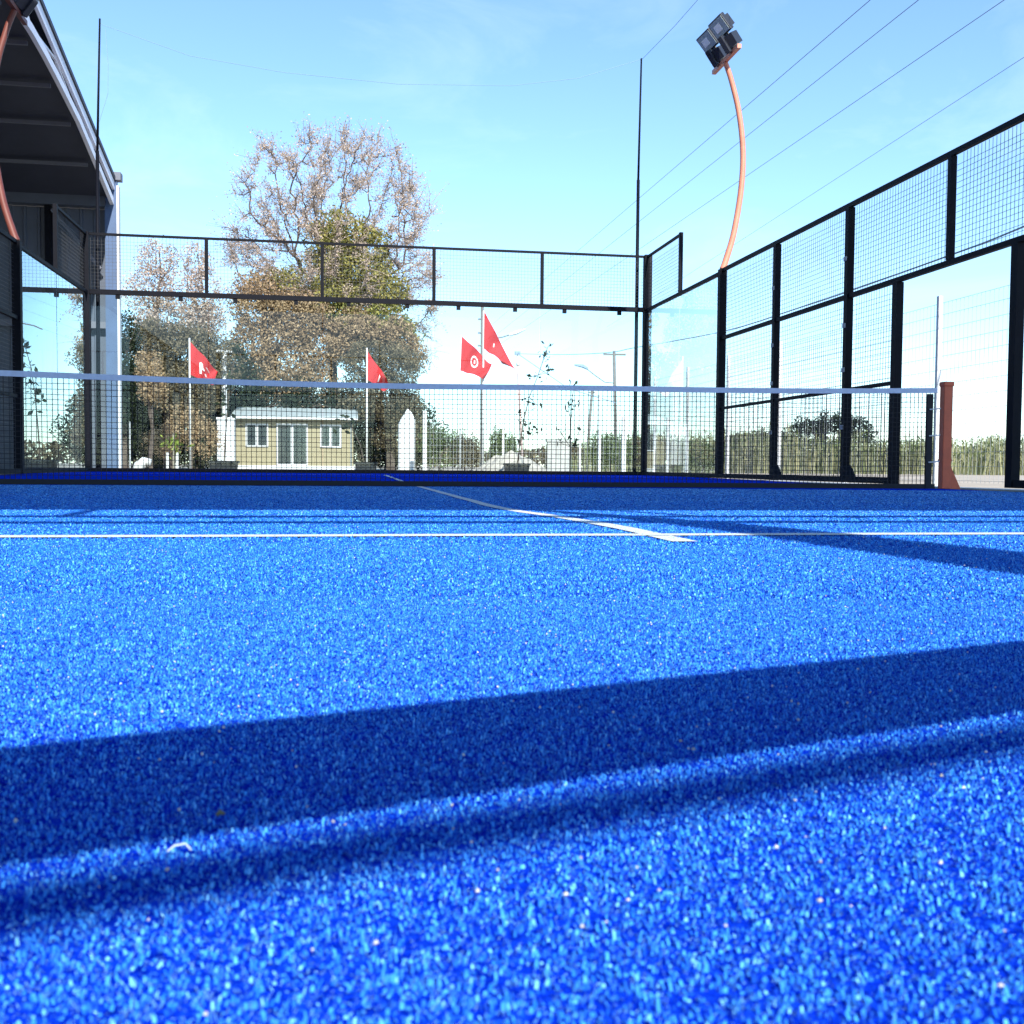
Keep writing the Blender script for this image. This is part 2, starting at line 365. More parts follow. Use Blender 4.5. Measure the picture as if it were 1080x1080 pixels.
# ------------------------------------------------------------------ floodlight poles
def smooth_path(pts, n=8):
    P = [Vector(p) for p in pts]; out = []
    for i in range(len(P)-1):
        a = P[max(0,i-1)]; b = P[i]; c = P[i+1]; d = P[min(len(P)-1,i+2)]
        for k in range(n):
            t = k/n; out.append(.5*((2*b)+(c-a)*t+(2*a-5*b+4*c-d)*t*t+(3*b-a-3*c+d)*t**3))
    out.append(P[-1]); return out
def lamp(sx):
    T = thing('floodlight_pole', ['curved dark red floodlight pole above the left glass wall','salmon coloured curved floodlight pole above the right side wall'][sx > 0], 'floodlight', (5*sx,6.01,3.14), 'curved floodlight poles')
    path = smooth_path([(5.0*sx,6.01,3.14),(5.05*sx,6.01,3.28),(5.17*sx,6.01,3.7),(5.27*sx,6.01,4.34),(5.29*sx,6.01,4.9),(5.22*sx,6.01,5.46),(5.09*sx,6.01,5.94),(4.99*sx,6.01,6.2)])
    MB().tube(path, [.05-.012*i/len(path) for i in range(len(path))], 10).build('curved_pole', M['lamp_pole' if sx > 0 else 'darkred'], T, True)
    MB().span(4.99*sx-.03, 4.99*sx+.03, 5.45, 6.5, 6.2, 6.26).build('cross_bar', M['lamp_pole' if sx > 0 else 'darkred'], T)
    for y, up in ((5.72,0),(6.24,0),(5.68,1),(6.2,1)):
        # each floodlight: deep finned casing tilted down towards the court
        c = Vector(((4.99-.06-.13*up)*sx, y+.02, 6.375+.22*up)); tilt = R(50 if up else 62)
        # local frame: n = facing direction, u = along y, w = n x u
        nrm = (Vector((-math.sin(tilt)*sx, -.45, -math.cos(tilt))) if up else Vector((-.5*sx,.8,-.35))).normalized(); u = Vector((0,1,0)); w = nrm.cross(u).normalized(); u = w.cross(nrm).normalized()
        def bx(cx, hu, hw, d0, d1):
            q = [cx+u*a*hu+w*b*hw+nrm*d0 for a, b in ((-1,-1),(1,-1),(1,1),(-1,1))]; e = MB(); e.prism(q, nrm*(d1-d0)); return e
        H = bx(c, .148, .135, -.03, .05).build('floodlight_casing', M['lamp_black'], T, bevel=.012)
        for nm, e, mm in (('rear_housing', bx(c, .1, .09, -.16, -.031), M['lamp_black']), ('lens', bx(c, .13, .115, .051, .056), M['lens']), ('led_block', bx(c+u*.02, .06, .055, .057, .062), M['led'])):
            o = e.build(nm, mm, None); o.parent = H
        b = MB().tube([(4.99*sx, y, 6.25), tuple(c-nrm*.1)], .014, 6).build('bracket', M['lamp_black'], None); b.parent = H
    return T
for sx in (1,-1): lamp(sx)

# ------------------------------------------------------------------ open shed on the left
SH = thing('open_shed', 'dark open steel shed with arched roof on the left beyond the court', 'shed', (-5.8,16.3,0))
XR = -5.8; XL = -17
def zo(y): return 9.33-.245*abs(y-5.1)                      # outer gable line
def arch(y):                                               # curved inner line
    return float(np.interp(abs(y-5.1), [0,3.8,5.1,6.3,8.1,11.2], [7.45,7.42,7.37,7.2,6.9,6.05]))
ysr = [16.3-.8*k for k in range(29)]
b = MB()                                                   # roof sheets
for y in ysr: b.v += [(XR-.05,y,zo(y)),(XL,y,zo(y)),(XL,y,zo(y)+.05),(XR-.05,y,zo(y)+.05)]
for k in range(len(ysr)-1):
    a = 4*k
    for q in range(4): b.f.append((a+q, a+(q+1)%4, a+4+(q+1)%4, a+4+q))
b.f += [(0,1,2,3),(len(b.v)-4,len(b.v)-1,len(b.v)-2,len(b.v)-3)]
b.build('roof', M['roofdark'], SH)
b = MB()
for y in ysr: b.v += [(XR-.12,y,arch(y)+.16),(XL,y,arch(y)+.16)]
for k in range(len(ysr)-1): a = 2*k; b.f.append((a, a+2, a+3, a+1))
b.build('arched_ceiling', M['roofdark'], SH)
def band(f0, f1, x0, x1, nm, m):
    b = MB()
    for y in ysr: b.v += [(x0,y,f0(y)),(x1,y,f0(y)),(x1,y,f1(y)),(x0,y,f1(y))]
    for k in range(len(ysr)-1):
        a = 4*k
        for q in range(4): b.f.append((a+q, a+(q+1)%4, a+4+(q+1)%4, a+4+q))
    b.f += [(0,1,2,3),(len(b.v)-4,len(b.v)-1,len(b.v)-2,len(b.v)-3)]; return b.build(nm, m, SH)
band(lambda y: zo(y)-.2, lambda y: zo(y)-.01, XR-.04, XR+.02, 'fascia_board', M['fascia'])
band(lambda y: zo(y)-.0, lambda y: zo(y)+.09, XR-.045, XR+.05, 'roof_edge_trim', M['roofdark'])
band(lambda y: arch(y), lambda y: arch(y)+.15, XR-.08, XR+.0, 'arch_rim', M['fascia'])
b = MB(); prev = None
for k in range(1, 15):                                     # web bars between arch and gable line
    y = 16.0-1.5*k
    p = (XR-.06, y, zo(y)-.2) if k % 2 else (XR-.06, y, arch(y)+.13)
    if prev: b.tube([prev, p], .03, 4)
    prev = p
b.build('truss_web', M['fascia'], SH)
for k in range(1, 14):
    y = 16.2-1.45*k; MB().box(((XR-.15+XL)/2, y, arch(y)+.06), (abs(XL-XR)-.3, .05, .07)).build('purlin', M['purlin'], SH)
for k in range(1, 4):
    x = XR-3.1*k; b = MB()
    for y in ysr: b.v += [(x-.08,y,arch(y)-.18),(x+.08,y,arch(y)-.18),(x+.08,y,arch(y)+.14),(x-.08,y,arch(y)+.14)]
    for j in range(len(ysr)-1):
        a = 4*j
        for q in range(4): b.f.append((a+q, a+(q+1)%4, a+4+(q+1)%4, a+4+q))
    b.build('arch_rafter', M['roofdark'], SH)
def corr(x0, x1, y, z0, z1, p=.28):
    b = MB(); n = int(abs(x1-x0)/p); 
    xs = []
    for k in range(n):
        a = x0+(x1-x0)*k/n; w = (x1-x0)/n
        xs += [(a,0),(a+w*.72,0),(a+w*.78,.035),(a+w*.94,.035)]
    xs.append((x1,0))
    for x, d in xs: b.v += [(x,y-d,z0),(x,y-d,z1)]
    m = len(xs)
    for x, d in xs: b.v += [(x,y-d+.03,z0),(x,y-d+.03,z1)]
    for k in range(m-1): b.f += [(2*k,2*k+2,2*k+3,2*k+1),(2*m+2*k,2*m+2*k+1,2*m+2*k+3,2*m+2*k+2)]
    return b
corr(-6.0, -8.75, 16.5, -.1, 6.0).build('sheet_wall', M['corr'], SH)
corr(-8.75, -17, 16.5, 3.35, 6.0).build('sheet_wall', M['corr'], SH)
MB().span(-17, -5.98, 16.2, 16.55, 6.01, 6.3).build('eaves_beam', M['corr'], SH)
MB().span(-17, -5.98, 16.28, 16.44, 3.25, 3.4).build('mid_beam', M['purlin'], SH)
for x in (-7.25,-8.8): MB().span(x-.07, x+.07, 16.3, 16.46, -.1, 6.0).build('wall_post', M['black'], SH)
MB().tube([(-7.15,16.26,5.9),(-6.1,16.26,4.6)], .05, 4).build('wall_brace', M['purlin'], SH)
MB().span(-6.0, -5.74, 16.25, 16.4, -.1, 6.62).build('column', M['steelblue'], SH)
MB().span(-5.738, -5.69, 16.23, 16.42, -.1, 6.5).build('column_flange', M['white'], SH)
MB().span(-6.02, -5.64, 16.2, 16.45, 6.622, 6.8).build('column_cap', M['purlin'], SH)
MB().span(-17.1, -16.9, -6, 16.3, -.1, 6.5).build('rear_sheet_wall', M['corr'], SH)

# unseen canopy added behind the viewer to throw the wide shade over the court
CN = thing('spectator_canopy', 'steel barrel canopy over the spectator area behind the viewer', 'canopy', (0,-13,0))
prof = [(-13.2,6.15),(-12,8.2),(-10.5,9.8),(-8.8,10.9),(-7,11.5),(-5.5,11.75)]
b = MB()
for y, z in prof: b.v += [(-11,y,z),(9,y,z),(9,y,z+.06),(-11,y,z+.06)]
for k in range(len(prof)-1):
    a = 4*k
    for q in range(4): b.f.append((a+q, a+(q+1)%4, a+4+(q+1)%4, a+4+q))
b.f += [(0,1,2,3),(len(b.v)-4,len(b.v)-1,len(b.v)-2,len(b.v)-3)]
b.build('roof', M['roofdark'], CN)
for x in (-10.8,8.8):
    MB().span(x-.12, x+.12, -13.1, -12.86, -.1, 6.15).build('column', M['steelblue'], CN)
    MB().tube([(x,-13,5.9),(x,-10.6,9.5),(x,-8,11),(x,-5.6,11.6)], .08, 6).build('rafter', M['black'], CN)
# unseen shapes added behind the viewer only to cast the near shadows
BE = thing('bench', 'low metal bench askew just inside the end wall behind the viewer', 'bench', (-.6,-9.55,0))  # invented seat, its plank sized to the broad shadow band
rz = R(18)
def rot(x, y): return (-.6+x*math.cos(rz)-y*math.sin(rz), -9.28+x*math.sin(rz)+y*math.cos(rz))
ht = .455
c = rot(0, 0); yb = -8.625-ht/.754
b = MB()
def be(x, y): return (-.55+x*math.cos(rz)-y*math.sin(rz), yb+.01+x*math.sin(rz)+y*math.cos(rz))
p = be(0,0); MB().box((p[0],p[1],ht), (2.4,.135,.035), rz).build('seat_plank', M['white'], BE)
HR = thing('handrail', 'tubular handrail standing askew behind the end wall behind the viewer', 'railing', (-.5,-10.8,0))  # invented tube, set where its shadow gives the thin stripe
hc = (-.5,-8.797-2.0)
MB().tube([(hc[0]-2.6*math.cos(rz),hc[1]-2.6*math.sin(rz),2.0*.759), (hc[0]+2.6*math.cos(rz),hc[1]+2.6*math.sin(rz),2.0*.759)], .016, 8).build('top_tube', M['white'], HR)
for q in (-2.5,2.5): MB().tube([(hc[0]+q*math.cos(rz),hc[1]+q*math.sin(rz),-.1),(hc[0]+q*math.cos(rz),hc[1]+q*math.sin(rz),1.49)], .03, 8).build('post', M['white'], HR)
for x in (-1.1,1.1):
    q = be(x,0); MB().span(q[0]-.02,q[0]+.02,q[1]-.02,q[1]+.02,0,ht-.02).build('leg', M['black'], BE)
t = thing('cypress', 'slim conical cypress outside the end wall behind the viewer', 'tree', (.78,-10.6,-.1))  # invented cone, its taper shapes the widening diagonal shadow
b = MB()
for k in range(25):
    z = -.1+4.9*k/24; r_ = max(.02, .30*(1-k/25)**1.05)
    for j in range(14):
        w = 2*math.pi*j/14; q = r_*(1+.16*noise.noise(Vector((math.cos(w)*2,math.sin(w)*2,z*3)))); b.v.append((.78+q*math.cos(w), -10.6+q*math.sin(w), z))
for k in range(24):
    for j in range(14): b.f.append((k*14+j, k*14+(j+1)%14, (k+1)*14+(j+1)%14, (k+1)*14+j))
b.build('crown', M['l_green'], t, True)

# ------------------------------------------------------------------ beyond the court
def cabin():
    T = thing('portable_cabin', 'cream portable cabin with pale sheet roof, white double door and two windows', 'cabin', (-2.8,42,0))
    x0, x1, y0, y1 = -5.55, -.05, 42.0, 44.6
    MB().span(x0, x1, y0, y1, .02, 2.42).build('wall', M['cabin'], T)
    ribs = MB()
    for k in range(1, 12): ribs.span(x0+.46*k-.012, x0+.46*k+.012, y0-.018, y0-.002, .12, 2.35)
    ribs.build('panel_joint', M['cabin'], T)
    MB().span(x0-.05, x1+.05, y0-.06, y1+.05, -.1, .1).build('base_frame', M['white'], T)
    b = MB(); n = 36                                       # sloping corrugated roof
    for k in range(n+1):
        x = x0-.22+(x1-x0+.44)*k/n; w = .03*(k % 2)
        b.v += [(x,y0-.45,2.44+w),(x,y1+.2,2.98+w),(x,y1+.2,2.90+w),(x,y0-.45,2.36+w)]
    for k in range(n):
        a = 4*k
        for q in range(4): b.f.append((a+q, a+(q+1)%4, a+4+(q+1)%4, a+4+q))
    b.f += [(0,1,2,3),(4*n+3,4*n+2,4*n+1,4*n)]
    b.build('roof', M['roofwhite'], T)
    def win(a, b_, z0, z1, nm):
        f = MB()
        for xx0, xx1, zz0, zz1 in ((a,b_,z1-.07,z1),(a,b_,z0,z0+.07),(a,a+.08,z0+.07,z1-.07),(b_-.08,b_,z0+.07,z1-.07),((a+b_)/2-.06,(a+b_)/2+.06,z0+.07,z1-.07)):
            f.span(xx0, xx1, y0-.07, y0-.004, zz0, zz1)
        F = f.build(nm, M['white'], T)
        for q0, q1 in ((a+.08,(a+b_)/2-.06),((a+b_)/2+.06,b_-.08)):
            o = MB().span(q0, q1, y0-.04, y0-.006, z0+.07, z1-.07).build('pane', M['pane'], None); o.parent = F
    MB().span(x0-.2, x1+.2, y0-.56, y0-.47, 2.3, 2.38).build('gutter', M['white'], T)
    MB().tube([(x1-.1,y0-.05,2.3),(x1-.1,y0-.05,.1)], .035, 6).build('downpipe', M['roofwhite'], T)
    win(-5.1, -4.05, .98, 2.08, 'window'); win(-1.62, -.62, .98, 2.08, 'window'); win(-3.68, -2.2, .11, 2.1, 'double_door')
cabin()
T = thing('white_cabinet', 'white upright cabinet standing against the left end of the cream cabin', 'cabinet', (-6,41,0))
MB().span(-6.28, -5.5, 40.7, 41.4, -.1, 2.2).build('body', M['white'], T, bevel=.03)
MB().span(-6.3, -5.48, 40.66, 41.42, 2.205, 2.3).build('lid', M['white'], T)
MB().span(-6.16, -5.62, 40.67, 40.69, .1, 2.05).build('door', M['white'], T)
T = thing('white_post', 'white post with small crossarm rising above the white cabinet', 'post', (-6.1,41.9,0))
MB().tube([(-6.05,41.9,-.1),(-6.05,41.9,5.4)], .11, 8).build('pole', M['white'], T)
MB().span(-6.4, -5.7, 41.8, 42.0, 5.401, 5.5).build('crossarm', M['white'], T)

def flag(px, ztop_, TL, BL, TR, BR, em, label, pole_z, lean=0):
    K = .757; sc = lambda q: (-.685+(q[0]+.685)*K, .15+(q[1]-.15)*K)
    TL, BL, TR, BR = map(sc, (TL, BL, TR, BR)); px, pole_z = sc((px, pole_z)); FY = 22.4
    T = thing('flagpole', label, 'flag', (px,FY,0), 'red flags beyond the court')
    MB().tube([(px,FY,-.1),(px+lean,FY,pole_z)], [.032,.024], 8).build('pole', M['white'], T, True)
    nu, nw = 16, 12
    def pt(u, w, o=0):
        a = Vector(TL).lerp(Vector(TR), u); b_ = Vector(BL).lerp(Vector(BR), u); p = a.lerp(b_, w)
        return Vector((p.x, FY-.03+.2*u*math.sin(u*7+w*2.3+px)+.05*math.sin(u*15+w*5)*u+o, p.y-.05*math.sin(u*9)*u))
    b = MB()
    for o in (-.006,.006):
        for i in range(nu+1):
            for j in range(nw+1): b.v.append(tuple(pt(i/nu, j/nw, o)))
    st = (nu+1)*(nw+1)
    for i in range(nu):
        for j in range(nw):
            a = i*(nw+1)+j; b.f += [(a,a+1,a+nw+2,a+nw+1),(st+a,st+a+nw+1,st+a+nw+2,st+a+1)]
    F = b.build('flag_cloth', M['flag'], T, True)
    def shape(poly):
        e = MB(); c = [pt(.5+(u-.5)*.85, .55+(w-.55)*.8, -.022) for u, w in poly]; e.prism(c, (0,.008,0)); o = e.build('emblem', M['emblem'], None); o.parent = F
    for poly in em: shape(poly)
fig = [[(.34,.38),(.42,.30),(.5,.34),(.52,.5),(.6,.62),(.57,.68),(.46,.66),(.47,.88),(.37,.9),(.35,.6)], [(.58,.8),(.64,.76),(.68,.9),(.62,.94)], [(.62,.38),(.68,.36),(.8,.5),(.74,.52)]]
ring = []
for k in range(10):
    a0, a1 = 2*math.pi*k/10, 2*math.pi*(k+.86)/10
    ring.append([(.5+.17*math.cos(a0),.5+.3*math.sin(a0)),(.5+.17*math.cos(a1),.5+.3*math.sin(a1)),(.5+.115*math.cos(a1),.5+.2*math.sin(a1)),(.5+.115*math.cos(a0),.5+.2*math.sin(a0))])
ring.append([(.47,.42),(.53,.4),(.55,.56),(.49,.6)])
sl = [[(.56,.3),(.62,.4),(.6,.85),(.53,.9),(.55,.6)]]
sl2 = [[(.36,.42),(.4,.4),(.42,.62),(.37,.66)]]
flag(-6.36, 4.8, (-6.32,4.8), (-6.32,3.55), (-5.35,3.75), (-5.45,3.2), fig, 'leftmost red flag with white figure emblem on a slim white pole', 4.95)
flag(.36, 4.6, (.4,4.6), (.4,3.5), (1.3,3.3), (1.05,3.1), sl, 'red flag hanging folded before the grey-green tree right of the cabin', 4.75)
flag(4.06, 5.3, (4.1,5.3), (4.05,3.95), (5.3,4.25), (5.0,3.65), ring, 'red flag with pale ring emblem just left of the grey utility pole', 5.35)
flag(4.97, 6.3, (5.0,6.3), (4.98,4.85), (6.28,4.0), (5.75,4.3), sl2, 'highest red flag, a long triangle drooping to the right', 6.35)
T = thing('leaning_pole', 'thin leaning pinkish pole under the tip of the highest red flag', 'pole', (6.2,31,0))
MB().tube([(6.35,31,-.1),(6.12,31,4.05)], .05, 8).build('shaft', mat('pinkish_pole', (.5,.36,.33), .6), T, True)
MB().tube([(6.12,31,4.05),(6.11,31,4.2)], .07, 8).build('cap', M['white'], T, True)

# planters and saplings at the foot of the back wall
def planter(x, y, w, label, d=.5):
    T = thing('planter', label, 'planter', (x,y,0), 'black planters beyond the back wall')
    b = MB(); h = .27
    a, c = w/2-.04, w/2
    q0 = [(x-a,y-d/2+.03,-.1),(x+a,y-d/2+.03,-.1),(x+a,y+d/2-.03,-.1),(x-a,y+d/2-.03,-.1)]; q1 = [(x-c,y-d/2,h-.1),(x+c,y-d/2,h-.1),(x+c,y+d/2,h-.1),(x-c,y+d/2,h-.1)]
    b.v = q0+q1; b.f = [(0,3,2,1),(0,1,5,4),(1,2,6,5),(2,3,7,6),(3,0,4,7),(4,5,6,7)]; b.build('box', M['planter'], T)
    e = MB()
    for s_ in (-1,1): e.span(x-c-.02, x+c+.02, y+s_*d/2-.03, y+s_*d/2+.03, h-.098, h-.05); e.span(x+s_*c-.03, x+s_*c+.03, y-d/2+.03, y+d/2-.03, h-.098, h-.05)
    e.build('rim', M['planter'], T)
    MB().span(x-c+.04, x+c-.04, y-d/2+.04, y+d/2-.04, h-.13, h-.075).build('soil', M['debris'], T)
planter(-3.14, 14, .56, 'wide black planter in front of the white cabinet and cream cabin')
planter(-.12, 14, .46, 'black planter at the right end of the cream cabin')
planter(3.23, 14, .50, 'black planter in front of the pale gravel mound')
def sapling(name, label, stem, spots, m, r=.017, nl=7, ls=.075, sp=.09, y=14):
    T = thing(name, label, 'sapling', (stem[0][0],y,0), 'young saplings beyond the back wall')
    sb = MB().tube([(a, y, z) for a, z in stem], [r*(1-.6*i/(len(stem)-1)) for i in range(len(stem))], 5); cen = []
    for a, z in spots:
        best = min(stem, key=lambda s_: (s_[0]-a)**2+(s_[1]-z+.12)**2)
        yy = y+random.uniform(-.15,.15)
        sb.tube([(best[0],y,best[1]),(a,yy,z)], .006, 4)
        for _ in range(nl): cen.append((a+random.gauss(0,sp), yy+random.gauss(0,sp), z+random.gauss(0,sp)))
    sb.build('stem', M['bark'], T); quads('leaves', leaf_quads(np.array(cen), ls, .55), m, T)
sapling('sapling', 'dark leafed sapling growing before the white post left of the cabin', [(-3.14,.1),(-3.1,.8),(-3.05,1.5),(-2.98,2.1),(-2.85,2.6)], [(-2.88,2.62),(-2.84,2.5),(-2.76,2.3),(-2.8,2.15),(-2.96,2.0),(-3.06,1.66),(-3.1,1.5),(-3.02,1.34),(-2.9,1.8)], M['l_green'])
sapling('sapling', 'small dark sapling in front of the right window of the cream cabin', [(-.14,.1),(-.25,.6),(-.45,1.0),(-.55,1.2)], [(-.55,1.15),(-.48,1.02),(-.62,1.05),(-.41,.9)], M['l_green'])
sapling('sapling', 'tall wispy sapling growing up to the right beside the leaning pole', [(3.23,.1),(3.29,.6),(3.38,1.2),(3.5,1.7),(3.7,2.2),(3.9,2.8)],
    [(3.92,2.85),(3.9,2.7),(3.79,2.55),(3.86,2.6),(3.97,2.37),(3.9,2.25),(3.7,2.2),(3.52,2.15),(3.39,1.68),(3.56,1.64),(3.72,1.51),(3.46,1.42),(3.28,1.34),(3.33,1.15),(3.4,.94),(3.55,1.04),(3.68,.94),(3.42,1.1),(3.3,.8)], M['l_green'], nl=5, ls=.06, sp=.06)
sapling('sapling', 'thin sapling with sparse green leaves right of the gravel mound', [(4.45,-.1),(4.45,.6),(4.46,1.2),(4.48,1.7),(4.55,2.05)],
    [(4.56,2.02),(4.5,1.9),(4.37,1.59),(4.54,1.53),(4.42,1.45),(4.56,1.62),(4.15,.99),(4.22,.95),(4.68,1.0),(4.2,.69),(4.46,.8),(4.55,.59),(4.5,.72)], M['l_green'], nl=4, ls=.065, sp=.05)
T = thing('young_palm', 'small yellow-green palm-like plant between two pale stakes', 'plant', (-5.08,20,0))
cen = rng.normal(size=(60,3))*[.15,.15,.13]+[-5.08,20,.68]; quads('fronds', leaf_quads(cen, .11, .3), M['l_yel'], T)
MB().tube([(-5.08,20,-.1),(-5.08,20,.95)], .03, 5).build('stem', M['barkpale'], T)
for x in (-5.24,-4.99): MB().tube([(x,20,-.1),(x,20,.45)], .035, 5).build('stake', M['white'], T)
tag(MB().tube([(-5.67,17.2,-.1),(-5.67,17.2,1.15)], .018, 6).build('thin_stake', M['white']), 'thin white stake beside the blue shed column', 'stake')
b = MB(); b.tube([(-5.5,17,-.08),(-5.42,17,.1),(-5.3,17,.22),(-5.2,17,.2),(-5.2,17,.1)], [.12,.13,.1,.09,.04], 8)
tag(b.build('white_bag', M['white'], smooth=True), 'small slumped white bag on the ground right of the blue column', 'bag')
b = MB(); n0 = 26                                          # gravel mound
for i in range(n0+1):
    for j in range(n0+1):
        x = 2.6+2.4*i/n0; y = 17+2.6*j/n0; q = math.hypot((x-3.8)/1.15, (y-18.3)/1.25)
        b.v.append((x, y, -.11+.68*max(0,1-q)**.8*(1+.25*noise.noise(Vector((x*4,y*4,0))))+.05*noise.noise(Vector((x*11,y*11,3)))*(q < 1)))
for i in range(n0):
    for j in range(n0): a = i*(n0+1)+j; b.f.append((a, a+n0+1, a+n0+2, a+1))
tag(b.build('gravel_mound', M['gravel']), 'pale heap of gravel behind the rightmost black planter', 'gravel heap')

# perimeter fences with welded wire
def perimeter(name_label, pts, H, post_idx, fence_y=None):
    pass
F = thing('wire_fence', 'tall welded wire fence with white posts running along outside the right side wall', 'fence', (7.95,5,0))
pys = [2.2-2.8*2+2.8*k-.0 for k in range(0, 9)]
for k, y in enumerate(pys):
    MB().span(7.95-.03, 7.95+.03, y-.03, y+.03, -.1, 2.68).build('post', M['white'], F)
    if k < len(pys)-1:
        m = MB(); y1 = pys[k+1]
        for j in range(1, 28): m.box((7.95, y+.03+(2.74)*j/28, 1.27), (.003,.003,2.6))
        for z in [.0,.2,.4,.6,.8,1.0,1.2,1.4,1.6,1.8,2.0,2.2,2.4,2.57]: m.box((7.953, (y+y1)/2, z), (.003, 2.74, .0045))
        m.build('wire_panel', M['greywire'], F)
F = thing('wire_fence', 'lower wire fence with white posts crossing behind the far end wall', 'fence', (5,22,0))
pxs = [1.8, 4.16, 6.52, 7.14, 7.9]
for x, z, r_ in ((1.8,1.78,.055),(4.16,1.6,.03),(6.52,2.2,.03),(7.14,2.36,.035),(7.9,1.7,.06),(9.3,1.7,.04)): MB().span(x-r_, x+r_, 22-r_, 22+r_, -.1, z).build('post', M['white'], F)
m = MB()
for k in range(int(7.5/.1)): m.box((1.86+.1*k, 22, .72), (.006,.006,1.6))
for k in range(9): m.box((5.6, 22.006, .0+.19*k), (7.5,.006,.006))
m.build('wire_panel', M['greywire'], F)
T = thing('gate_pillar', 'broad white gate pillar with ragged rounded top right of the flags', 'pillar', (1.4,24,0))
MB().prism([(1.14,24,-.1),(1.66,24,-.1),(1.66,24,1.6),(1.55,24,1.82),(1.42,24,1.95),(1.3,24,1.74),(1.2,24,1.6),(1.14,24,1.45)], (0,.35,0)).build('shaft', M['white'], T, bevel=.03)
MB().span(1.08, 1.72, 23.95, 24.4, -.1, .02).build('footing', M['concrete'], T)
T['label'] = 'broad white gate pillar with rounded top left of the white fence post'
T = thing('concrete_barrier', 'low pale concrete wall behind the sparse sapling', 'wall', (6.7,26,0))
MB().span(6.3, 7.08, 25.9, 26.1, -.1, 1.0).build('slab', M['concrete'], T); MB().span(6.26, 7.12, 25.86, 26.14, 1.001, 1.07).build('coping', M['concrete'], T)

# utility poles and cables
T = thing('utility_pole', 'slim grey utility pole rising behind the two right red flags', 'utility pole', (12.6,90,0), 'utility poles in the distance')
MB().tube([(12.7,90,-.1),(12.63,90,15.3)], [.22,.15], 8).build('pole', M['wood'], T, True)
for z in (11.5,12.7,14): MB().span(12.25, 13.05, 89.85, 90.1, z, z+.13).build('crossarm', M['wood'], T)
T = thing('utility_pole', 'distant utility pole with wide crossarm and a street lamp arm', 'utility pole', (25.5,90,0), 'utility poles in the distance')
MB().tube([(25.9,90,-.1),(25.55,90,11.4)], [.2,.14], 8).build('pole', M['wood'], T, True)
MB().span(24.5, 26.7, 89.9, 90.1, 11.0, 11.15).build('crossarm', M['wood'], T)
MB().tube([(25.6,89.9,8.3),(24.6,89.8,8.35),(23.6,89.8,9.0),(22.8,89.8,9.6)], .05, 5).build('lamp_arm', M['wood'], T)
MB().tube([(22.9,89.8,9.6),(22.4,89.8,9.85),(21.6,89.8,9.95)], [.12,.17,.08], 6).build('lamp_head', M['cable'], T)
T = thing('utility_pole', 'thin leaning pole left of the distant pole with the crossarm', 'utility pole', (23,90,0), 'utility poles in the distance')
MB().tube([(22.9,90,-.1),(23.4,90,7.6)], [.16,.12], 8).build('pole', M['wood'], T, True)
MB().span(23.1, 23.7, 89.9, 90.1, 7.3, 7.4).build('crossarm', M['wood'], T)
T = thing('street_lamp', 'white street lamp on a thin arm to the right of the highest flag', 'street lamp', (9.4,60,0))
MB().tube([(8.9,60,8.4),(9.4,60,8.62),(9.97,60,8.72),(10.5,60,8.9)], .04, 5).build('arm', M['wood'], T)
MB().tube([(10.4,60,8.87),(10.9,60,9.05),(11.5,60,9.3)], [.08,.14,.06], 6).build('head', M['white'], T)
T = thing('cable_pole', 'short pole top where the low cable meets above the saplings', 'utility pole', (10.9,60,0), 'utility poles in the distance')
MB().tube([(10.95,59.3,-.1),(10.87,59.3,7.6)], [.06,.04], 6).build('pole', mat('pale_pole', (.6,.62,.64), .7), T); MB().span(10.7,11.05,59.2,59.4,7.5,7.72).build('joint_box', M['cable'], T)
def cable(pts, r_, label):
    tag(MB().tube(pts, r_, 5).build('power_line', M['cable']), label, 'cable', 'overhead cables')
cable(smooth_path([(10.87,59.24,7.57),(10.19,42.64,5.78),(9.73,31.32,4.67),(9.53,26.81,4.36),(9.1,17.03,3.69),(8.81,11.79,3.52),(8.67,9.19,3.46),(8.46,5.57,3.41),(8.34,3.68,3.41),(8.0,-2,3.55)], 4), .014, 'low thick cable sagging behind the right side wall of the court')
def ext(a, b, t=1.5): return tuple(b[i]+(b[i]-a[i])*t*.3 for i in range(3))
for a, b_, r_, lb in (((12.72,89.5,12.85),(6.65,3.09,6.71),.006,'uppermost of the straight power lines slanting across the sky'),((12.72,89.5,11.6),(7.34,2.97,6.74),.006,'second straight power line from the top slanting across the sky'),
    ((12.72,89.5,10.6),(8.5,2.78,6.72),.006,'third straight power line, ending at the top right corner of the sky'),((24.21,87.73,13.37),(10.91,5.45,7.31),.006,'faintest and lowest straight power line above the right side wall'),):
    cable([a, b_, ext(a, b_)], r_, lb)
cable([(10.87,59.24,7.57),(14.2,58.59,5.29),(17.28,58.04,4.38)], .03, 'short cable descending right from the thin pole joint')

